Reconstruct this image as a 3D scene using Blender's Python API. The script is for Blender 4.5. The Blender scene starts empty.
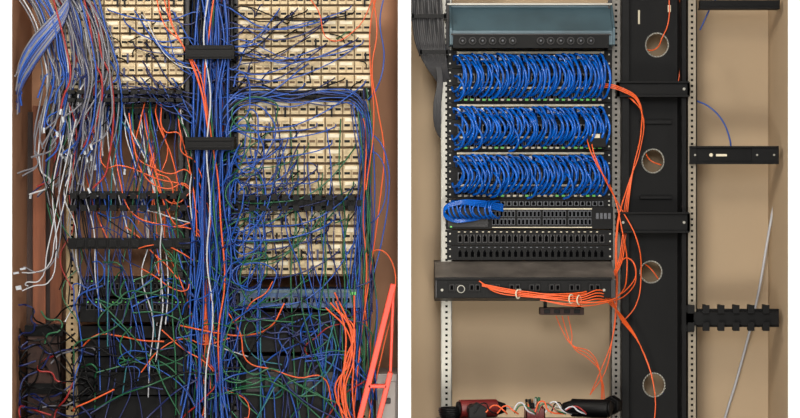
import bpy, bmesh, math, random
from mathutils import Vector, Matrix
random.seed(31)
U=random.uniform
S=0.00275; D=6.0; ZC=1.35
def P(px,py,y=0.0):
    k=(D+y)/D
    return Vector(((px-400)*S*k, y, ZC+(209-py)*S*k))
scene=bpy.context.scene
scene.view_settings.view_transform='Standard'

# ---------------- materials
def s2l(c):
    c=c/255.0
    return c/12.92 if c<=0.04045 else ((c+0.055)/1.055)**2.4
MATS={}
def mat(name,rgb,rough=0.5,metal=0.0,var=0.0,scale=8.0,bump=0.0,emit=0.0,stretch=None,spec=0.5):
    if name in MATS: return MATS[name]
    m=bpy.data.materials.new(name); m.use_nodes=True
    nt=m.node_tree; b=nt.nodes['Principled BSDF']
    col=(s2l(rgb[0]),s2l(rgb[1]),s2l(rgb[2]),1)
    b.inputs['Base Color'].default_value=col
    b.inputs['Roughness'].default_value=rough
    b.inputs['Metallic'].default_value=metal
    b.inputs['Specular IOR Level'].default_value=spec
    if emit>0:
        b.inputs['Emission Color'].default_value=col
        b.inputs['Emission Strength'].default_value=emit
    if var>0 or bump>0:
        tc=nt.nodes.new('ShaderNodeTexCoord'); mp=nt.nodes.new('ShaderNodeMapping')
        if stretch: mp.inputs['Scale'].default_value=stretch
        n=nt.nodes.new('ShaderNodeTexNoise'); n.inputs['Scale'].default_value=scale; n.inputs['Detail'].default_value=5
        nt.links.new(tc.outputs['Object'],mp.inputs[0]); nt.links.new(mp.outputs[0],n.inputs['Vector'])
        if var>0:
            r=nt.nodes.new('ShaderNodeValToRGB')
            r.color_ramp.elements[0].position=0.3; r.color_ramp.elements[1].position=0.7
            r.color_ramp.elements[0].color=tuple(c*(1-var) for c in col[:3])+(1,)
            r.color_ramp.elements[1].color=tuple(min(1,c*(1+var)) for c in col[:3])+(1,)
            nt.links.new(n.outputs['Fac'],r.inputs[0]); nt.links.new(r.outputs[0],b.inputs['Base Color'])
        if bump>0:
            bp=nt.nodes.new('ShaderNodeBump'); bp.inputs['Strength'].default_value=bump; bp.inputs['Distance'].default_value=0.01
            nt.links.new(n.outputs['Fac'],bp.inputs['Height']); nt.links.new(bp.outputs[0],b.inputs['Normal'])
    MATS[name]=m; return m
white=mat('white_paint',(254,254,254),0.7,var=0.01,scale=20)
tanB=mat('wall_tan_left',(158,116,88),0.8,var=0.1,scale=3,bump=0.05)
tanA=mat('wall_tan_right',(180,158,130),0.8,var=0.06,scale=2,bump=0.05)
blk=mat('black_metal',(7,7,8),0.5,var=0.2,scale=30,spec=0.15)
blk2=mat('black_plastic',(4,4,5),0.5,spec=0.18)
dark=mat('port_cavity',(1,1,2),0.9,spec=0.05)
gry=mat('grey_steel',(156,154,146),0.4,metal=0.2,var=0.08,scale=20)
gryd=mat('dark_grey_steel',(48,47,48),0.5,metal=0.1,var=0.15,scale=20,spec=.3)
scuff=mat('scuffed_steel',(96,90,84),0.5,metal=0.2,var=0.4,scale=14)
pgrey=mat('port_shell',(72,74,80),0.4,metal=0.2)
teal=mat('teal_steel',(58,80,90),0.45,metal=0.1,var=0.22,scale=10)
bluesw=mat('blue_switch_paint',(18,60,104),0.4,var=0.1)
cream=mat('cream_plastic',(188,168,130),0.5,var=0.1,scale=9)
cream2=mat('cream_board',(154,132,98),0.6,var=0.12,scale=18)
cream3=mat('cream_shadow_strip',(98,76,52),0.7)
label=mat('label_white',(216,206,182),0.6)
wood=mat('plank_wood',(112,62,36),0.7,var=0.45,scale=6,bump=0.2,stretch=(6,6,0.6))
wood2=mat('plank_wood_dark',(52,30,22),0.7,var=0.35,scale=6,bump=0.2,stretch=(6,6,0.6))
red=mat('ladder_orange_red',(222,60,30),0.4,var=0.08)
ledg=mat('led_green',(90,180,80),0.4,emit=0.25)
conc=mat('floor_concrete',(110,104,98),0.8,var=0.15,scale=4)
cab={ 'blue':mat('cable_blue',(18,68,150),0.35), 'dblue':mat('cable_dark_blue',(12,28,82),0.4),
 'bright':mat('cable_patch_blue',(0,82,172),0.25,var=0.25,scale=26),'orange':mat('cable_orange',(206,84,36),0.4),
 'fibre':mat('cable_fibre_orange',(226,92,36),0.4),
 'green':mat('cable_green',(20,84,52),0.4),'white':mat('cable_white',(176,178,184),0.4),
 'grey':mat('cable_grey',(104,104,112),0.4),'black':mat('cable_black',(6,6,8),0.45,spec=.2),
 'charcoal':mat('cable_charcoal',(66,66,68),0.5,spec=.3),'red':mat('cable_red',(140,28,26),0.4),
 'teal':mat('cable_teal',(24,96,106),0.4)}
clearp=mat('rj45_plug',(176,182,190),0.2)

# ---------------- builder
class B:
    def __init__(s,name,mats=None):
        s.name=name; s.mats=mats or []; s.bm=bmesh.new()
    def _idx(s,m):
        if m not in s.mats: s.mats.append(m)
        return s.mats.index(m)
    def raw(s,a,b,m,rot=None):
        a=Vector(a); b=Vector(b); c=(a+b)/2; d=b-a
        M=Matrix.Translation(c)
        if rot is not None: M=M@rot
        M=M@Matrix.Diagonal((abs(d.x),abs(d.y),abs(d.z),1))
        r=bmesh.ops.create_cube(s.bm,size=1.0,matrix=M)
        i=s._idx(m)
        for f in {f for v in r['verts'] for f in v.link_faces}: f.material_index=i
        return r['verts']
    def box(s,x0,y0,x1,y1,d0,d1,m):
        a=P(x0,y0,d0); b=P(x1,y1,d0)
        return s.raw((a.x,d0,b.z),(b.x,d1,a.z),m)
    def cyl(s,p,q,r,m,seg=12,r2=None):
        p=Vector(p); q=Vector(q); d=q-p
        M=Matrix.Translation((p+q)/2)@d.to_track_quat('Z','Y').to_matrix().to_4x4()
        v=bmesh.ops.create_cone(s.bm,cap_ends=True,segments=seg,radius1=r,radius2=r if r2 is None else r2,depth=d.length,matrix=M)['verts']
        i=s._idx(m)
        for f in {f for w in v for f in w.link_faces}: f.material_index=i; f.smooth=len(f.verts)==4
    def prism(s,pts,x0,x1,m,mtop=None,topedge=None):
        va=[s.bm.verts.new((x0,y,z)) for y,z in pts]; vb=[s.bm.verts.new((x1,y,z)) for y,z in pts]
        i=s._idx(m); n=len(pts)
        fs=[s.bm.faces.new(va),s.bm.faces.new(vb[::-1])]
        for j in range(n): fs.append(s.bm.faces.new((va[j],vb[j],vb[(j+1)%n],va[(j+1)%n])))
        for f in fs: f.material_index=i
        if mtop is not None:
            fs[2+topedge].material_index=s._idx(mtop)
        bmesh.ops.recalc_face_normals(s.bm,faces=fs)
    def done(s,parent=None,bevel=0.0):
        me=bpy.data.meshes.new(s.name); s.bm.to_mesh(me); s.bm.free()
        for m in s.mats: me.materials.append(m)
        o=bpy.data.objects.new(s.name,me); scene.collection.objects.link(o)
        if bevel>0:
            md=o.modifiers.new('bev','BEVEL'); md.width=bevel; md.segments=2; md.limit_method='ANGLE'
        if parent: o.parent=parent
        return o
def empty(name):
    e=bpy.data.objects.new(name,None); scene.collection.objects.link(e); return e
CG={}
def cable(group,color,pts,r=0.0022,absolute=False):
    key=(group,color)
    if key not in CG:
        cu=bpy.data.curves.new(group,'CURVE'); cu.dimensions='3D'; cu.bevel_depth=1.0; cu.bevel_resolution=2; cu.resolution_u=5; cu.use_fill_caps=True
        cu.materials.append(cab[color])
        o=bpy.data.objects.new(group,cu); scene.collection.objects.link(o); CG[key]=o
    cu=CG[key].data
    sp=cu.splines.new('BEZIER'); sp.bezier_points.add(len(pts)-1)
    for bp,p in zip(sp.bezier_points,pts):
        bp.co=Vector(p) if absolute else P(*p)
        bp.handle_left_type='AUTO'; bp.handle_right_type='AUTO'; bp.radius=r
    return CG[key]

# ---------------- room shell
YB=0.22; YF=-0.10
def wx(px): return P(px,0,YF).x
xl,xp0,xp1,xr=wx(12),wx(398),wx(411),wx(788)
def shell(name,a,b,m):
    o=B(name,[]); o.raw(a,b,m); return o.done()
shell('floor',(-3.5,-8,-0.1),(3.5,0.6,0),conc)
shell('ceiling',(-3.5,-8,2.6),(3.5,0.6,2.7),white)
shell('wall_back_west',(xl-0.1,YB,0),((xp0+xp1)/2,YB+0.1,2.6),tanB)
shell('wall_back_east',((xp0+xp1)/2,YB,0),(xr+0.1,YB+0.1,2.6),tanA)
def sidewall(name,x0,x1,ml,mr):
    o=B(name,[white,ml,mr])
    o.raw((x0,YF,0),(x1,YB,2.6),white)
    o.bm.normal_update()
    for f in o.bm.faces:
        if f.normal.x<-0.9: f.material_index=1
        if f.normal.x>0.9: f.material_index=2
    return o.done()
sidewall('wall_left',-3.5,xl,white,tanB)
sidewall('wall_partition',xp0,xp1,tanB,tanA)
sidewall('wall_right',xr,3.5,tanA,white)

# ---------------- generic parts
def post(b,x0,x1,d0=-0.005,d1=0.03,m=gry,hole=True,top=2.25,pitch=5.8):
    a=P(x0,0,d0); c=P(x1,0,d0)
    b.raw((a.x,d0,0),(c.x,d0+0.003,top),m)
    b.raw((a.x,d0,0),(a.x+0.003,d1,top),m)
    b.raw((c.x-0.003,d0,0),(c.x,d1,top),m)
    if hole:
        y=-8
        xc=(x0+x1)/2
        while y<430:
            b.box(xc-1.2,y,xc+1.2,y+2.2,d0-0.0006,d0+0.001,dark); y+=pitch
def panel(b,x0,y0,x1,y1,d0=-0.012,n=24,rows=1,ear=True,shell_m=pgrey,lab=True,portx0=None,portx1=None):
    b.box(x0,y0,x1,y1,d0,d0+0.03,blk)
    px0=portx0 if portx0 else x0+10; px1=portx1 if portx1 else x1-8
    p=(px1-px0)/n; rh=(y1-y0)/rows
    for r in range(rows):
        ya=y0+r*rh+rh*0.3; yb=y0+r*rh+rh*0.85
        if lab: b.box(px0,y0+r*rh+rh*0.08,px1,y0+r*rh+rh*0.2,d0-0.0008,d0,label)
        for i in range(n):
            xa=px0+i*p+p*0.12; xb=px0+(i+1)*p-p*0.12
            b.box(xa,ya,xb,yb,d0-0.0015,d0,shell_m)
            b.box(xa+p*0.12,ya+rh*0.12,xb-p*0.12,yb-rh*0.06,d0-0.002,d0,dark)
            b.box(xa+p*0.27,ya+rh*0.02,xb-p*0.27,yb-rh*0.3,d0-0.0021,d0,dark)
    if ear:
        for x in (x0+3,x1-3):
            for y in (y0+(y1-y0)*0.25,y0+(y1-y0)*0.75):
                c=P(x,y,d0); b.cyl((c.x,d0-0.002,c.z),(c.x,d0+0.001,c.z),0.0025,gry,8)
def fingermgr(b,x0,x1,y0,y1,d0=-0.06,step=11,m=blk2):
    h=y1-y0
    b.box(x0,y0+h*0.15,x1,y1-h*0.15,-0.01,0.01,m)
    b.box(x0,y0+h*0.35,x1,y0+h*0.65,-0.025,-0.012,m)
    x=x0+4
    while x<x1-5:
        b.box(x,y0,x+2.2,y0+h*0.22,d0,0.0,m)
        b.box(x,y1-h*0.22,x+2.2,y1,d0,0.0,m)
        b.box(x-2.2,y0,x+4.6,y0+h*0.33,d0-0.003,d0,m)
        b.box(x-2.2,y1-h*0.33,x+4.6,y1,d0-0.003,d0,m)
        b.box(x,y0,x+2.2,y1,-0.025,-0.02,m)
        x+=step

# ================= AFTER (right bay) =================
rk=empty('network_rack')
b=B('rack_post_left',[]); post(b,441,452,-0.004,0.04); b.done(rk)
b=B('rack_post_right',[]); post(b,611,621,-0.004,0.04,m=mat('mid_grey_steel',(104,100,94),.45,metal=.2)); b.done(rk)
b=B('rack_top_bar',[])
a=P(441,0); c=P(621,0); b.raw((a.x,-0.004,2.2),(c.x,0.04,2.26),gry)
b.raw((a.x,-0.1,0),(a.x+0.08,YB-0.01,0.02),gry); b.raw((c.x-0.08,-0.1,0),(c.x,YB-0.01,0.02),gry)
b.done(rk)

b=B('fiber_enclosure',[])
zt=P(0,4).z; zb=P(0,47).z; X0=P(449,0).x; X1=P(612,0).x
b.prism([(-0.01,zt),(-0.01,zt-0.010),(-0.085,zb+0.038),(-0.085,zb),(0.12,zb),(0.12,zt)],X0+0.006,X1-0.006,teal)
b.box(447,3,612,5,-0.02,0.05,gry)
for xx,mm in ((X0,teal),(X1-0.006,teal)):
    b.prism([(-0.01,zt),(-0.088,zb+0.045),(-0.088,zb),(0.12,zb),(0.12,zt)],xx,xx+0.006,mm)
for xx in (446,608):
    b.box(xx,0,xx+4,50,-0.014,-0.002,gryd)
b.box(453,35,609,48,-0.092,-0.084,blk)
b.box(451,33.6,611,35,-0.093,-0.06,gryd)
for i in range(6):
    for off in (461,539):
        x=off+i*10
        c=P(x+1.5,41,-0.092)
        b.cyl((c.x,-0.102,c.z),(c.x,-0.092,c.z),0.0105,gryd,16)
        b.cyl((c.x,-0.104,c.z),(c.x,-0.1,c.z),0.0078,blk2,16)
        b.cyl((c.x,-0.108,c.z),(c.x,-0.1,c.z),0.003,pgrey,10)
b.done(rk,0.0008)

groups=[(50,103),(103,151),(151,199)]
b=B('patch_panels',[])
for (g0,g1) in groups:
    h=(g1-g0)
    panel(b,447,g0,612,g0+h*0.34,n=24)
    panel(b,447,g0+h*0.35,612,g0+h*0.66,n=24,lab=False)
    panel(b,447,g0+h*0.67,612,g1-0.6,n=24,lab=True)
    for i in range(24):
        x=458+i*6.1
        b.box(x,g1-4.2,x+3.2,g1-2.4,-0.0145,-0.012,ledg if random.random()<.5 else label)
panel(b,447,199,612,207,n=24,lab=False)
b.done(rk)
b=B('network_switch',[])
b.box(446,207,613,229,-0.02,0.15,blk)
for k in range(4):
    for r in range(2):
        for i in range(6):
            x=492+k*25.5+i*3.9; y=210.5+r*8
            b.box(x,y,x+3.4,y+6.6,-0.0215,-0.02,pgrey); b.box(x+.5,y+1,x+2.9,y+6,-0.022,-0.02,dark)
b.box(448,208,488,227,-0.0212,-0.02,gryd)
b.box(492,208.2,592,209.5,-0.021,-0.02,label)
b.box(492,227,592,227.8,-0.021,-0.02,label)
for i in range(4):
    b.box(596+i*4,213,598.8+i*4,219,-0.0215,-0.02,pgrey)
b.box(450,226,452,227.5,-0.0225,-0.02,ledg)
b.done(rk,0.0005)
b=B('dense_patch_panel',[])
panel(b,447,230,613,245,n=24,lab=False,shell_m=gryd); panel(b,447,245.5,613,260,n=24,lab=False,shell_m=blk2)
for i in range(24):
    b.box(458+i*6,231.5,460+i*6,232.3,-0.0135,-0.012,label); b.box(458+i*6,247,460+i*6,247.8,-0.0135,-0.012,pgrey)
b.done(rk)

G='blue_patch_cords'
for gi,(g0,g1) in enumerate(groups):
    top=g0+8; bot=g1-8
    for i in range(25):
        x=455+i*6.05
        for s in range(2):
            xs=x+s*3+U(-.6,.6); t=top+(s%2)*6+U(-1.5,1.5)
            bulge=U(7,11)
            if i>22: bulge=U(4,7)
            e=bot-(1-s%2)*4+U(-2,2)
            dd=-0.056-0.022*(s%2)+U(-.012,.008)
            cable(G,'bright',[(xs-1,t+1,-0.012),(xs-.5,t-3,-0.045),(xs+bulge*.5,t,dd),(xs+bulge,(t*0.55+e*0.45),dd-0.012),(xs+bulge*.6,e-4,dd),(xs-1,e+2,-0.04),(xs-3,e-2,-0.012)],0.0033)
        if i%3==0 and i<24:
            y=U(top+10,bot-6); cable(G,'bright',[(x,y-10,-.05),(x+5,y-7,-.09),(x+9,y+3,-.095),(x+6,y+12,-.08),(x,y+15,-.05)],0.0033)
for i in range(11):
    x=450+i*4.4
    cable(G,'bright',[(x+6,203,-0.012),(x+4,201,-0.04),(x-1+U(-2,2),204,-0.065),(x-2+U(-2,2),211,-0.07),(x+3,218,-0.055),(x+6,216,-0.02)],0.0027)
for i in range(4):
    cable(G,'bright',[(503,205+i*2,-0.04),(480,201+i*1.7,-0.06),(455,202+i,-0.07),(444,209+i*1.2,-0.06),(449,217+i,-0.05),(470,219+i*.6,-0.045),(492,215,-0.025)],0.0026)
b=B('patch_cord_plugs',[])
for (g0,g1) in groups:
    for i in range(24):
        x=457+i*6.0
        b.box(x+.2,g0+5,x+3.2,g0+10,-0.03,-0.012,clearp if i%4==0 else cab['bright'])
b.done(rk)

b=B('rack_shelf_chassis',[])
zt=P(0,261).z; zb=P(0,301).z; X0=P(435,0,-0.1).x; X1=P(611,0).x
zm=P(0,279,-0.13).z; zl=P(0,298,-0.13).z
b.prism([(0.12,zt),(0.0,zt),(-0.13,zm),(-0.13,zl),(0.0,zb),(0.12,zb)],X0,X1,gryd,mtop=scuff,topedge=1)
b.box(437,280,611,298,-0.134,-0.129,blk)
b.box(435,277.5,612,280,-0.137,-0.125,blk2)
for i in range(8):
    x=448+i*20
    b.box(x,283,x+13,292,-0.1365,-0.133,blk2)
    b.box(x+1.5,284.5,x+6,290.5,-0.138,-0.133,gryd); b.box(x+7.5,284.5,x+12,290.5,-0.138,-0.133,gryd)
    b.box(x+2.2,285.2,x+5.3,290,-0.1385,-0.133,dark); b.box(x+8.2,285.2,x+11.3,290,-0.1385,-0.133,dark)
for x in (442,520,604):
    c=P(x,290,-0.134); b.cyl((c.x,-0.139,c.z),(c.x,-0.13,c.z),0.004,gry,10)
c=P(461,289,-0.134); b.cyl((c.x,-0.14,c.z),(c.x,-0.13,c.z),0.011,gry,16)
b.cyl((c.x,-0.142,c.z),(c.x,-0.13,c.z),0.0085,blk2,16)
b.done(rk,0.001)
b=B('power_strip',[])
b.box(540,308,584,315,-0.05,0.0,wood2)
for i in range(4): b.box(544+i*10,309.5,550+i*10,313.5,-0.052,-0.05,blk2)
for x in (544,578): b.box(x,300,x+3,309,-0.03,0.0,blk)
b.done(rk,0.001)

vm=empty('vertical_cable_manager')
def holed_plate(name,px0,px1,holes,yd,m,parent,z0=0.0,z1=2.25):
    cu=bpy.data.curves.new(name,'CURVE'); cu.dimensions='2D'; cu.fill_mode='BOTH'; cu.extrude=0.0015
    a=P(px0,0,yd).x; c=P(px1,0,yd).x
    sp=cu.splines.new('POLY'); sp.points.add(3); sp.use_cyclic_u=True
    for p,q in zip(sp.points,[(a,z0),(c,z0),(c,z1),(a,z1)]): p.co=(q[0],q[1],0,1)
    for (hx,hy,rx,ry) in holes:
        ce=P(hx,hy,yd); sp=cu.splines.new('POLY'); sp.points.add(31); sp.use_cyclic_u=True
        for i,p in enumerate(sp.points):
            t=i/32*2*math.pi
            p.co=(ce.x+rx*S*math.cos(t),ce.z+ry*S*math.sin(t),0,1)
    cu.materials.append(m)
    o=bpy.data.objects.new(name,cu); scene.collection.objects.link(o)
    o.rotation_euler=(math.pi/2,0,0); o.location=(0,yd,0); o.parent=parent
    return o
HO=[(657,45,11.5,12),(653,161,11,12),(651,272,11,11),(654,385,11,12)]
holed_plate('back_plate',622,694,HO,0.05,blk,vm)
b=B('flanges',[])
for (x0,x1) in ((622,629),(681,686)):
    a=P(x0,0,-0.03); c=P(x1,0,-0.03)
    b.raw((a.x,-0.03,0),(a.x+0.003,0.05,2.25),blk); b.raw((a.x,-0.03,0),(c.x,-0.027,2.25),blk)
b.done(vm)
b=B('side_post',[]); post(b,687,697,-0.02,0.05,m=mat('warm_grey_steel',(136,126,110),.45,metal=.2)); b.done(vm)
b=B('hole_trim_rings',[])
for (hx,hy,rx,ry) in HO:
    c=P(hx,hy,0.047); n=24
    for i in range(n):
        t0=i/n*2*math.pi; t1=(i+1)/n*2*math.pi
        b.cyl((c.x+rx*S*math.cos(t0),0.047,c.z+ry*S*math.sin(t0)),(c.x+rx*S*math.cos(t1),0.047,c.z+ry*S*math.sin(t1)),0.0022,gry,6)
b.done(vm)
b=B('crossing_brackets',[])
for (y0,y1) in ((82,96),(213,232)):
    b.box(617,y0,690,y1,-0.045,-0.03,blk)
    b.box(617,y0,620,y1,-0.045,0.0,blk); b.box(687,y0,690,y1,-0.045,0.0,blk)
    b.box(620,y0-1,689,y0+1,-0.06,-0.03,blk2); b.box(620,y1-1,689,y1+1,-0.06,-0.03,blk2)
    for x in (623,684):
        c=P(x,(y0+y1)/2,-0.045); b.cyl((c.x,-0.05,c.z),(c.x,-0.044,c.z),0.004,gry,10)
b.box(638,10,640,24,0.044,0.0485,label); b.box(668,5,671,12,0.04,0.048,label)
b.box(640,120,672,124,0.035,0.048,blk2); b.box(640,196,672,199,0.035,0.048,blk2)
b.done(vm,0.001)

b=B('horizontal_rack_rail',[])
b.box(690,147,779,163,-0.03,-0.01,blk); b.box(690,146,779,148,-0.04,-0.01,blk2); b.box(690,162,779,164,-0.04,-0.01,blk2)
b.box(752,146,779,164,-0.035,-0.01,blk2)
for x in (695,757,774):
    c=P(x,155,-0.036); b.cyl((c.x,-0.04,c.z),(c.x,-0.03,c.z),0.003,gry,10)
c=P(711,155,-0.03); b.cyl((c.x,-0.0325,c.z),(c.x,-0.029,c.z),0.005,label,14)
b.box(716,154,727,156.4,-0.0315,-0.03,label)
b.box(690,147,697,164,-0.034,0.0,blk)
b.done(None,0.0008)
b=B('overhead_rail',[]); b.box(700,0,780,8,-0.03,0.0,blk); b.box(700,7,780,9,-0.04,0.0,blk2)
b.done(None,0.001)
b=B('finger_cable_manager',[])
fingermgr(b,686,779,305,331,-0.055,15)
b.box(686,312,779,325,-0.03,0.0,blk2)
b.box(686,305,694,332,-0.03,0.0,blk)
b.done(None,0.0006)

cable('wall_conduit_tube','white',[(786,150,0.12),(772,215,0.15),(757,300,0.17),(738,375,0.19),(722,430,0.2),(700,560,0.2),(690,695,0.2)],0.0038)
cable('blue_hanging_cable','blue',[(700,30,0.02),(712,5,0.02),(722,-10,0.02)],0.0022)
cable('blue_hanging_cable','blue',[(697,101,-0.01),(708,106,-0.02),(722,120,-0.02),(730,140,-0.02),(731,148,-0.015)],0.0022)
for i in range(15):
    o=i*2.3
    cable('trunk_cable_bundle','charcoal',[(411+o*0.9,-14,-0.06+U(-.02,.02)),(413+o*.9,18,-0.07+U(-.02,.02)),(417+o*.85,45,-0.06),(427+o*.6,66,-0.04),(438+o*.35,82,0.0),(445+o*.1,100,0.03),(446,140,0.05)],0.0036)
for i in range(5):
    cable('loose_trunk_cables','charcoal',[(436+i,-10,-0.02),(430+i*1.5,40,-0.06),(438+i,78,-0.03),(434+i*1.5,110,-0.02),(439+i,135,0.02),(448,142,0.04)],0.003)
b=B('cable_bundle_straps',[])
for (x0,x1,y) in ((412,446,14),(420,448,50)):
    b.box(x0,y,x1,y+4,-0.1,-0.094,blk2)
    b.box(x0-1,y-1,x0+2,y+5,-0.1,-0.045,blk2); b.box(x1-2,y-1,x1+1,y+5,-0.1,-0.045,blk2)
b.done()
O='orange_fiber_cables'
for k in range(3):
    d=k*1.6
    cable(O,'fibre',[(592,87+d*.6,-0.03),(606,84+d,-0.06),(622,88+d,-0.065),(638,99+d,-0.06),(641,130+d,-0.04),(634,165,-0.03),(625+d,205,-0.035),(622+d,240,-0.03),(616+d,268,-0.06),(596,288+d,-0.12),(560,294+d,-0.15),(520,291+d,-0.148),(482,284+d*.6,-0.142)],0.0016)
cable(O,'fibre',[(590,134,-0.03),(588,143,-0.09),(597,165,-0.1),(611,188,-0.07),(622,230,-0.07),(627,270,-0.04),(618,296,-0.12),(600,302,-0.15),(560,300,-0.15),(505,290,-0.145)],0.0017)
cable(O,'fibre',[(592,136,-0.06),(593,150,-0.1),(603,175,-0.1),(619,205,-0.055),(637,240,-0.065),(641,275,-0.03),(636,305,-0.03),(622,323,-0.03)],0.0017)
for k in range(2):
    cable(O,'fibre',[(628+k*1.5,97,-0.03),(632+k,100,-0.05),(642,112+k,-0.04),(640,150,-0.03),(628,185,-0.03),(618-k,225,-0.06),(617-k,300,-0.03),(612,340,-0.03),(600+k*5,372,-0.03),(590,395,-0.03)],0.0015)
for k in range(4):
    cable(O,'fibre',[(479+k*2,281+k*1.5,-0.14),(495,289+k*1.4+U(-2,2),-0.15),(520,291+k*1.7,-0.15),(555,294+k*2+U(-2,2),-0.155),(580,296+k*2,-0.15),(600,290+k*3,-0.14),(612,300+k*2,-0.1),(620+k*2,318+k,-0.06),(640,345,-0.04),(655,395,-0.03),(652,440,-0.03)],0.0016)
for k in range(2):
    cable(O,'fibre',[(540,300,-.145),(575,304+k*2,-.15),(604,300+k*3,-.13),(628,288+k*5,-.08),(636,270+k*6,-.05),(628,258,-.04),(620,262,-.05)],.0015)
for k in range(3):
    cable(O,'fibre',[(556+k*6,316,-.05),(562+k*5,330+k*3,-.06),(572,345,-.06),(590,352+k*4,-.05),(600,372,-.04),(596+k*3,440,-.03)],0.0013)
cable(O,'fibre',[(640,42,0.07),(648,50,0.06),(657,48,0.045),(662,38,0.03),(668,24,0.03),(669,-10,0.03)],0.0017)
cable(O,'fibre',[(644,148,0.07),(650,160,0.045),(661,165,0.05)],0.0017)
cable(O,'fibre',[(641,262,0.07),(650,268,0.045),(659,280,0.05)],0.0017)
cable(O,'fibre',[(679,-8,0.0),(682,30,0.0),(680,70,0.0),(678,84,0.0)],0.0013)
b=B('hook_and_loop_ties',[])
def torus_tie(x,y,d,r):
    c=P(x,y,d); n=14
    for i in range(n):
        t0=i/n*2*math.pi; t1=(i+1)/n*2*math.pi
        b.cyl((c.x+r*.5*math.cos(t0),c.y+r*.6*math.cos(t0),c.z+r*math.sin(t0)),(c.x+r*.5*math.cos(t1),c.y+r*.6*math.cos(t1),c.z+r*math.sin(t1)),0.002,label,6)
for (x,y) in ((518,294),(571,299),(579,300)): torus_tie(x,y,-.15,.012)
b.done(rk)
b=B('fiber_splice_box',[]); b.box(588,133,606,147,-0.09,-0.012,blk); b.box(592,134,600,138,-0.0915,-0.09,label); b.done(rk,0.001)

CY0,CY1=-0.50,-0.19
ct=empty('tool_cart')
b=B('cart_frame',[])
z=P(0,417,CY1).z; a=P(436,0,CY1).x; c=P(606,0,CY1).x
b.raw((a,CY0,z-0.03),(c,CY1,z-0.001),gryd)
b.raw((a,CY0,0.25),(c,CY1,0.28),gryd)
for x in (a,c-0.02):
    for y in (CY0,CY1-.02):
        b.raw((x,y,0.06),(x+0.02,y+0.02,z-0.005),gryd); b.cyl((x,y+.01,0.03),(x+0.02,y+.01,0.03),0.03,blk2,16)
b.done(ct,0.002)
redm=mat('tool_red',(104,26,24),0.4); yel=mat('tool_tan',(126,96,62),0.6,var=.1)
def drill(name,cx,zz,y,ang,mc):
    b=B(name,[])
    R=Matrix.Translation((cx,y,zz))@Matrix.Rotation(ang,4,'Z')
    def T(v): return R@Vector(v)
    b.cyl(T((-.06,0,.03)),T((.04,0,.03)),0.024,mc,16); b.cyl(T((.04,0,.03)),T((.065,0,.03)),0.02,blk2,16,0.012)
    b.cyl(T((.065,0,.03)),T((.085,0,.03)),0.004,gry,8)
    b.cyl(T((-.066,0,.03)),T((-.06,0,.03)),0.02,blk2,16)
    b.cyl(T((-.03,0,.03)),T((-.04,-.09,.03)),0.016,blk2,12); b.cyl(T((-.04,-.09,.03)),T((-.045,-.12,.03)),0.026,blk2,6)
    return b.done(None,0.001)
drill('cordless_drill',P(482,0,-0.3).x,z,-0.27,0.25,redm)
drill('cordless_drill.001',P(588,0,-0.3).x,z,-0.26,2.8,blk2)
b=B('parts_bin',[])
a=P(525,0,-0.25).x; c=P(544,0,-0.25).x
b.raw((a,-0.3,z),(c,-0.2,z+0.004),redm)
for q in ((a,-0.3,a+.004,-0.2),(c-.004,-0.3,c,-0.2),(a,-0.3,c,-0.296),(a,-0.204,c,-0.2)): b.raw((q[0],q[1],z),(q[2],q[3],z+0.032),redm)
for i in range(16):
    x=U(a+.012,c-.012); y=U(-.285,-.215); b.cyl((x,y,z+.01),(x+U(-.01,.01),y+U(-.01,.01),z+U(.04,.06)),0.004,random.choice([gry,yel,blk2,cab['orange'],cab['green']]),8)
b.done(None,0.0008)
for i in range(6):
    cx=P(452,0,-.25).x; r0=0.03+U(-.004,.004); zz=z+0.004+i*.005
    cable('coiled_power_cord','black',[(cx+r0*math.cos(t*math.pi/3),-.26+r0*math.sin(t*math.pi/3),zz) for t in range(8)],0.003,True)
for i in range(12):
    c=random.choice(['red','orange','black','white','green']); x=U(462,570)
    cable('wire_offcuts_'+c,c,[(x,414-U(0,3),-.4),(x+U(4,12),407-U(0,6),-.4),(x+U(14,20),411,-.41),(x+U(20,30),414,-.4)],.002)

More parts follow.
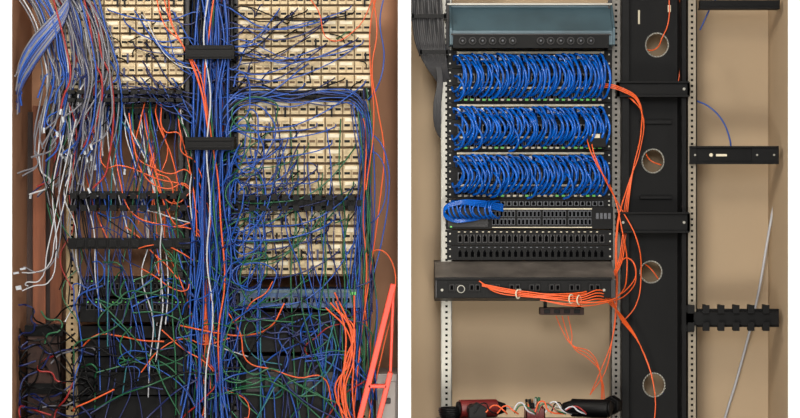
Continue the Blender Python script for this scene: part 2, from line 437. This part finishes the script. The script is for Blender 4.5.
# ================= BEFORE (left bay) =================
rb=empty('wiring_rack')
b=B('rack_posts',[])
post(b,66,78,-0.004,0.04,m=cream2); post(b,178,190,-0.004,0.04,m=gryd)
post(b,231,240,-0.004,0.04,m=gryd); post(b,358,370,-0.004,0.04,m=cream2)
for (x0,x1) in ((66,190),(231,370)):
    a=P(x0,0).x; c=P(x1,0).x
    b.raw((a,-0.004,2.2),(c,0.04,2.26),gryd); b.raw((a,-0.15,0),(c,YB-.01,0.02),gryd)
b.done(rb)
def punchboard(name,x0,y0,x1,y1,rowh=13.5,colw=17):
    b=B(name,[])
    b.box(x0,y0,x1,y1,-0.008,0.0,cream2)
    rows=int(round((y1-y0)/rowh)); cols=int(round((x1-x0)/colw))
    rh=(y1-y0)/rows; cw=(x1-x0)/cols
    for r in range(rows):
        ya=y0+r*rh
        for c in range(cols):
            xa=x0+c*cw
            b.box(xa+cw*.05,ya+rh*.06,xa+cw*.95,ya+rh*.88,-0.024,-0.008,cream)
            b.box(xa+cw*.14,ya+rh*.12,xa+cw*.86,ya+rh*.34,-0.0265,-0.024,label if (c+r)%3 else cream)
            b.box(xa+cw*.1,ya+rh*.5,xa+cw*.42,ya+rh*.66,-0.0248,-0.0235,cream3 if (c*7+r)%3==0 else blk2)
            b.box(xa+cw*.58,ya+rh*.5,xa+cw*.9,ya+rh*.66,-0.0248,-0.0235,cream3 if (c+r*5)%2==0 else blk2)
            b.box(xa+cw*.46,ya+rh*.4,xa+cw*.54,ya+rh*.85,-0.027,-0.024,cream2)
            if random.random()<.4:
                q=xa+cw*U(.15,.8); b.box(q,ya+rh*.4,q+1.8,ya+rh*1.05,-0.03,-0.024,random.choice([blk2,cab['dblue'],blk2]))
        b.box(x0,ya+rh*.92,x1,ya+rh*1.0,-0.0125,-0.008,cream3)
    return b.done(rb)
punchboard('punchdown_block_a',56,-8,184,90)
punchboard('punchdown_block_b',238,-8,371,88)
punchboard('punchdown_block_c',238,100,360,196,rowh=16)
punchboard('punchdown_block_d',238,210,360,276,rowh=16.5)
b=B('patch_panel_left',[]); panel(b,64,94,186,107,n=20,shell_m=gryd); panel(b,64,108,186,122,n=20,shell_m=blk2,lab=False)
b.box(64,122,186,130,-.012,.01,blk)
panel(b,236,88,371,99,n=24,shell_m=gryd); b.done(rb)
b=B('rack_finger_managers',[])
fingermgr(b,68,190,193,211,-0.088,10); fingermgr(b,236,362,195,211,-0.085,11)
b.box(66,191,190,195,-0.06,0.0,blk2); b.box(236,200,362,206,-0.06,0.0,blk2)
b.box(68,238,190,249,-0.068,0.0,blk)
for i in range(10): b.box(76+i*11,240,84+i*11,247,-0.072,-0.068,blk2)
fingermgr(b,66,186,90,102,-0.08,9)
b.done(rb,0.0006)
b=B('old_network_switch',[])
b.box(80,278,190,296,-0.03,0.15,blk); b.box(80,299,190,322,-0.04,0.15,blk)
for r,(yy,dd) in enumerate(((283,-.03),(304,-.04))):
    for i in range(24):
        x=86+i*4.2
        b.box(x,yy,x+3.4,yy+6,dd-.0015,dd,gryd); b.box(x+.6,yy+1,x+2.8,yy+5.4,dd-.002,dd,dark)
        if random.random()<.5: b.box(x+1,yy-2.4,x+2.4,yy-1.2,dd-.002,dd,ledg)
b.box(78,340,190,356,-0.03,.1,blk); b.box(78,372,190,395,-0.03,.1,blk)
b.box(80,326,190,338,0.0,.1,blk2); b.box(80,357,190,371,0.0,.1,blk2); b.box(80,396,190,440,0.0,.1,blk2)
b.done(rb,0.0008)
b=B('blue_network_switch',[])
b.box(240,289,364,308,-0.05,0.12,bluesw); b.box(238,290,362,293,-.052,-.05,teal)
for i in range(24):
    x=250+i*4.4; b.box(x,297,x+3.5,303,-0.0515,-.05,pgrey); b.box(x+.6,298,x+2.9,302.5,-.052,-.05,dark)
b.box(350,292,356,295,-.053,-.05,ledg)
b.done(rb,0.001)
b=B('lower_black_chassis',[])
b.box(240,312,362,352,-.03,.1,blk); b.box(240,356,362,440,-.03,.1,blk)
for i in range(6): b.box(246+i*19,372,260+i*19,392,-.034,-.03,gryd)
b.done(rb,0.001)
b=B('cable_trough',[])
a=P(186,0,.06).x; c=P(236,0,.06).x
b.raw((a,.06,0),(c,.064,2.25),blk); b.raw((a,-.02,0),(a+.003,.06,2.25),blk); b.raw((c-.003,-.02,0),(c,.06,2.25),blk)
for (y0,y1) in ((45,59),(137,150)):
    b.box(185,y0,234,y1,-0.098,-0.091,blk); b.box(185,y0,188,y1,-.095,0,blk); b.box(231,y0,234,y1,-.095,0,blk)
    b.box(187,y0+2,232,y0+4,-0.102,-.098,blk2); b.box(187,y1-4,232,y1-2,-0.102,-.098,blk2)
b.done(rb,0.001)
b=B('leaning_planks',[])
for (x,w,y0,dd,lean,m) in ((24.5,9,112,.12,1,wood2),(33,13,106,.10,.5,wood),(46,5,120,.14,0,wood2),(50.5,12,112,.12,0,wood)):
    tp=P(x+w/2,y0,dd+.04); ft=P(x+w/2+lean,0,dd)
    f3=Vector((ft.x,dd-.02,0.003)); d=tp-f3; c=(tp+f3)/2
    rot=d.to_track_quat('Z','Y').to_matrix().to_4x4()
    b.raw(c-Vector((w*S/2,.009,d.length/2)),c+Vector((w*S/2,.009,d.length/2)),m,rot=rot)
b.done(None,0.001)
b=B('storage_crate',[])
a=P(26,0,0).x; c=P(62,0,0).x; zt=P(0,325,0).z
b.raw((a,0.0,0),(c,.006,zt),wood2); b.raw((a,.06,0),(c,.066,zt),wood2); b.raw((a,0,0),(a+.006,.066,zt),wood2); b.raw((c-.006,0,0),(c,.066,zt),wood2); b.raw((a,0,0),(c,.066,.01),wood2)
for q in range(5): b.raw((a-.003,-.006,zt-.03-q*.16),(c+.003,0.0,zt-q*.16),blk2)
b.done(None,.001)
b=B('step_ladder',[])
def barp(p,q,w,t,m):
    p=Vector(p);q=Vector(q);d=q-p;c=(p+q)/2
    an=math.atan2(d.x,d.z)
    b.raw(c-Vector((w/2,t/2,d.length/2)),c+Vector((w/2,t/2,d.length/2)),m,rot=Matrix.Rotation(an,4,'Y'))
def lad(py,off):
    return P(394-(py-282)*0.25+off,py,-0.125)
zf=209+ZC/S
barp(lad(284,0),lad(zf*.985,0),0.016,0.03,red)
barp(lad(372,19),lad(zf*.985,19),0.014,0.03,red)
barp(lad(284,0),lad(372,19),0.008,0.02,red)
for py in range(386,int(zf)-10,62):
    p=lad(py,0); q=lad(py,19); b.raw((p.x,-.14,p.z-.005),(q.x,-.11,p.z+.005),red)
b.done(None,0.002)
b=B('filing_cabinet',[])
a=P(376,0,-.03).x; zt=P(0,374,-.03).z
cg=mat('cabinet_grey',(160,154,150),.5)
b.raw((a,-.03,0),(xp0-.002,YB-.01,zt),cg)
for i in range(3):
    z1=zt-.02-i*.25; b.raw((a+.004,-.036,z1-.23),(xp0-.006,-.03,z1),cg); b.raw((a+.015,-.044,z1-.06),(xp0-.02,-.036,z1-.045),gryd)
b.done(None,0.002)

# ---- cable jungle
def pick(w):
    ks=list(w); return random.choices(ks,[w[k] for k in ks])[0]
N=lambda s: random.gauss(0,s)
nm={'blue':'blue_network_cables','dblue':'dark_blue_network_cables','orange':'orange_network_cables','green':'green_network_cables','white':'white_network_cables','grey':'grey_network_cables','black':'black_network_cables','red':'red_network_cables','teal':'teal_network_cables'}
def cb(col,pts,r=0.0021): cable(nm[col],col,pts,r)
for i in range(58):
    c=pick({'blue':6.5,'dblue':8,'black':4,'white':.5,'orange':.5,'green':.7}); x=U(193,228); dd=U(-.075,.03)
    pts=[]; y=-15; w=x
    while y<440:
        spread=1.0 if y<200 else 1.0+(y-200)/320
        pts.append((210+(w-210)*spread,y,dd+N(.004))); w=min(229,max(192,w+N(4))); y+=U(40,65)
    cb(c,pts,U(.0022,.003))
for x,c in ((208,'white'),(216,'blue'),(202,'blue'),(224,'blue')):
    cb(c,[(x+N(3),yy,-.082) for yy in range(-15,440,55)],.0022)
for i in range(42):
    x=U(243,358); y=U(102,270); ex=U(212,236); ey=y+U(0,80); c=pick({'blue':5,'dblue':5,'green':2.4,'black':1,'white':.3})
    s=U(4,26)
    cb(c,[(x,y,-.026),(x-2,y+U(3,8),-.05),((x*.65+ex*.35),max(y,ey)*.6+y*.4+s*.6,-.06+N(.01)),((x*.3+ex*.7),ey*.7+y*.3+s*.7,-.065+N(.01)),(ex,ey,-.05),(ex-8+N(4),ey+U(30,70),-.04),(ex-10+N(5),ey+U(90,140),-.03)],U(.0015,.0022))
for i in range(28):
    x=U(243,366); y=U(4,84); ex=U(205,236); ey=y+U(-10,55); c=pick({'blue':4,'dblue':5,'black':5,'white':.3,'teal':.5})
    cb(c,[(x,y,-.026),(x-3,y+U(1,5),-.045),((x+ex)/2,(y+ey)/2+U(3,20),-.06),(ex,ey,-.05),(ex-8,ey+U(25,60),-.04)],U(.0015,.0022))
for i in range(60):
    bx=random.choice([(60,180,2,84),(242,366,2,84),(242,356,104,190),(242,356,212,270)])
    x=U(bx[0],bx[1]); y=U(bx[2],bx[3]); L=U(6,16)*random.choice([-1,1])
    cb(pick({'black':5,'dblue':4,'green':1}),[(x,y,-.026),(x+L*.2,y+U(-4,2),-.045),(x+L*.8,y+U(0,7),-.045),(x+L,y+U(3,10),-.026)],.0018)
for i in range(20):
    x=U(90,180); y=U(4,84); ex=U(190,215); ey=y+U(0,65); c=pick({'blue':6,'dblue':4,'black':2,'white':.6,'grey':1})
    cb(c,[(x,y,-.026),(x+3,y+U(1,7),-.045),((x+ex)/2,(y+ey)/2+U(3,18),-.06),(ex,ey,-.055),(ex+6,ey+U(25,60),-.04)],U(.0014,.002))
for i in range(13):
    c=pick({'blue':4,'dblue':5,'black':3,'green':1})
    y=93+U(-3,9)
    cb(c,[(215+N(4),y+45,-.04),(228,y+12,-.06),(250,y+N(2),-.05),(290,y+N(3),-.055),(330,y+N(3),-.05),(358,y+4+N(2),-.055),(366+N(2),y+40,-.05),(364+N(4),y+110,-.05),(360+N(6),y+190,-.04),(352+N(10),y+260,-.04),(340+N(14),440,-.04)],.0019)
for i in range(10):
    c=pick({'blue':3,'dblue':4,'black':3,'orange':.5})
    y=96+U(-3,6)
    cb(c,[(205+N(4),y+60,-.04),(192,y+14,-.06),(165,y+N(2),-.05),(120+N(10),y+N(3),-.05),(95+N(12),y+10,-.05),(80+N(5),y+50,-.05),(84+N(8),y+130,-.04),(88+N(10),y+210,-.04)],.0018)
for i in range(44):
    x=U(82,182); c=pick({'orange':1.7,'green':4.2,'white':1.3,'blue':4,'dblue':3.4,'black':.8,'teal':.8})
    y=U(98,116); pts=[(x,y,-.02),(x+N(2),y+12,-.05)]; drift=U(-.12,.28); yy=y+12; xx=x
    end=U(190,430)
    while yy<end:
        yy+=U(28,55); xx+=drift*30+N(7); xx=min(196,max(72,xx)); pts.append((xx,yy,-.055+N(.012)))
    cb(c,pts,U(.0014,.002))
for i in range(8):
    x=U(98,165); y=U(112,165); e=U(20,70)
    cb('orange',[(x,y-10,-.05),(x+4,y+18,-.07),(x+18,y+e*.8+N(5),-.075),(x+(195-x)*.6,y+e+N(8),-.07),(195+N(5),y+e+N(12),-.06),(205,y+120,-.05),(208+N(6),y+230,-.06)],.0017)
for i in range(3):
    cb('orange',[(160+N(6),-12,-.05),(168+N(5),25,-.07),(182,44,-.075),(200,75+N(6),-.085),(208,130,-.08)],.0018)
for i in range(22):
    x=U(242,366); c=pick({'green':6,'blue':3,'dblue':3,'teal':.6,'orange':.5}); y=U(95,215); pts=[(x,y,-.03)]; xx=x; dr=U(-.2,.25)
    while y<435:
        y+=U(30,60); xx+=dr*30+N(6); xx=min(374,max(226,xx)); pts.append((xx,y,-.06+N(.01)))
    cb(c,pts,U(.0014,.002))
for i in range(12):
    c=pick({'green':5,'blue':3,'dblue':3,'orange':1}); x=U(356,373)
    cb(c,[(x-6,U(85,110),-.04)]+[(x+N(2.5),yy,-.06+N(.008)) for yy in range(130,440,45)],.0019)
cb('orange',[(371,-12,-.05),(377,30,-.07),(372,70,-.07),(378,110,-.07),(384,150,-.07),(380,200,-.07),(372,260,-.06),(362,330,-.07),(352,430,-.07)],.0019)
cb('orange',[(379,-12,-.05),(371,20,-.07),(370,60,-.07),(374,120,-.07),(366,190,-.07)],.0017)
cb('orange',[(300,-12,-.05),(318,10,-.07),(330,40,-.06),(355,30,-.06),(370,5,-.06),(374,-12,-.06)],.0015)
cb('blue',[(366,130,-.05),(380,142,-.07),(388,165,-.07),(389,190,-.07),(382,240,-.07),(372,280,-.06)],.0019)
cb('blue',[(368,100,-.05),(376,90,-.07),(384,60,-.07),(380,20,-.07),(386,-12,-.07)],.0019)
cb('blue',[(366,150,-.05),(378,155,-.07),(386,180,-.07),(379,215,-.07),(368,225,-.06)],.0017)
cb('orange',[(368,255,-.05),(380,250,-.07),(392,262,-.07),(394,300,-.07),(384,345,-.07),(372,400,-.06),(366,440,-.06)],.0019)
for i in range(7):
    cb('orange',[(340+N(8),300+N(10),-.07),(352+N(4),330,-.08),(350+N(6),360,-.085),(340+N(6),390,-.085),(352+N(5),440,-.08)],.0024)
for i in range(20):
    cx=U(238,258); cy=U(95,300); rx=U(8,26); ry=U(12,34); c=pick({'blue':6,'dblue':3,'green':1})
    t0=U(0,6.28); cb(c,[(cx+rx*math.cos(t0+t*.9),cy+ry*math.sin(t0+t*.9),-.075+N(.006)) for t in range(6)]+[(215+N(6),cy+60,-.05)],.002)
for i in range(100):
    c=pick({'green':5,'blue':4.5,'dblue':4.5,'orange':.9,'white':.6,'black':3,'teal':.9,'red':.3})
    x=U(82,366); y=U(275,400); a=U(0,6.28); pts=[]
    for k in range(random.randint(4,7)):
        pts.append((x,y,-.065+N(.01))); a+=N(.6); x+=math.cos(a)*26; y+=math.sin(a)*20+8; x=min(372,max(74,x)); y=max(262,y)
    cb(c,pts,U(.0015,.0023))
for i in range(26):
    c=pick({'green':3,'blue':4,'dblue':4,'orange':1,'white':.7,'black':2})
    x=U(80,185); y=U(205,280); a=U(-.5,.8); pts=[]
    for k in range(5):
        pts.append((x,y,-.06+N(.01))); a+=N(.7); x+=math.cos(a)*16; y+=math.sin(a)*12+6; x=min(200,max(74,x))
    cb(c,pts,U(.0014,.0019))
b=B('loose_rj45_plugs',[])
def plug(px,py,d,ang):
    c=P(px,py,d); v=b.raw(c-Vector((.0028,.003,.0075)),c+Vector((.0028,.003,.0075)),clearp,rot=Matrix.Rotation(ang,4,'Y'))
for i in range(70):
    c=pick({'grey':7.5,'white':1.8,'blue':2.4,'dblue':2.6,'red':1.8,'green':.3})
    t=U(0,1); x0=44+t*66+N(4); ex=36+t*68+N(8); ey=U(80,190); dd=U(-.09,-.03)
    pts=[(x0-24+U(-8,8),-14,dd),(x0-8,20+N(4),dd),(x0-2,50+N(6),dd),((x0+ex)/2+6,78,dd+N(.006)),(ex+2,ey-12,dd),(ex+N(5),ey,dd)]
    if random.random()<.4:
        pts.append((ex-8+N(8),ey+12,dd)); 
    cb(c,pts,U(.0022,.0029)); 
    if random.random()<.4: plug(pts[-1][0],pts[-1][1]+2,dd,N(.5))
for i in range(28):
    c=pick({'dblue':6,'blue':4,'grey':3,'white':.8,'red':1}); o=U(-14,18)
    cb(c,[(17+U(-2,5),92+o+N(6),-.08),(20,75+o,-.085),(32,52+o,-.09),(48,32+o*.8,-.09),(64,12+o*.6,-.08),(74,-14,-.07)],.0027)
for i in range(4):
    c=pick({'white':3,'grey':3}); y=U(262,292); x=U(34,56)
    cb(c,[(66+N(8),140+N(20),-.07),(60+N(6),190,-.07),(x+8,y-30,-.08),(x,y,-.08),(x-14,y+6+N(3),-.085),(24+N(3),y+U(-2,10),-.08)],.0017); plug(20+N(2),y+6,-.08,1.4)
for i in range(14):
    c=pick({'white':1.5,'grey':2,'red':1.2,'dblue':1.5,'green':1,'black':2}); x=U(40,100)
    cb(c,[(x,100,-.06)]+[(max(20,x+N(8)+k*U(-3,2)),130+k*32,-.06+N(.01)) for k in range(random.randint(2,8))],.0016)
for i in range(46):
    c=pick({'black':9,'red':.9,'dblue':2.5,'grey':.3,'green':.9}); x=U(22,84); y=U(322,430); a=U(0,6); pts=[]
    for k in range(6):
        pts.append((x,y,-.045+N(.012))); a+=N(.6); x+=math.cos(a)*16; y=max(305,y+math.sin(a)*13+4); x=min(95,max(20,x))
    cb(c,pts,.0024)
b.done(rb)

# ---------------- lights, world, camera
def area(name,loc,tgt,size,e,col):
    l=bpy.data.lights.new(name,'AREA'); l.energy=e; l.size=size; l.color=col
    o=bpy.data.objects.new(name,l); scene.collection.objects.link(o); o.location=loc
    o.rotation_euler=(Vector(tgt)-Vector(loc)).to_track_quat('-Z','Y').to_euler()
area('ceiling_light_left',(-1.0,-1.7,2.5),(-.5,0,1.6),0.4,32,(1,.92,.8))
area('ceiling_light_right',(0.3,-2.4,2.5),(.4,0,1.4),0.5,18,(1,.93,.82))
area('low_fill_light',(0.2,-2.3,0.5),(.28,0,1.0),0.4,24,(1,.95,.85))  # added fill below the view, brightens the right bay's lower left wall
area('room_light',(0,-5.5,2.3),(0,0,1.3),1.0,108,(1,.985,.965))
w=bpy.data.worlds.new('world'); scene.world=w; w.use_nodes=True
w.node_tree.nodes['Background'].inputs[0].default_value=(1,.98,.96,1); w.node_tree.nodes['Background'].inputs[1].default_value=.34
cd=bpy.data.cameras.new('cam'); cd.lens=36*D/(800*S); cd.sensor_width=36
co=bpy.data.objects.new('cam',cd); scene.collection.objects.link(co); co.location=(0,-D,ZC); co.rotation_euler=(math.pi/2,0,0)
scene.camera=co
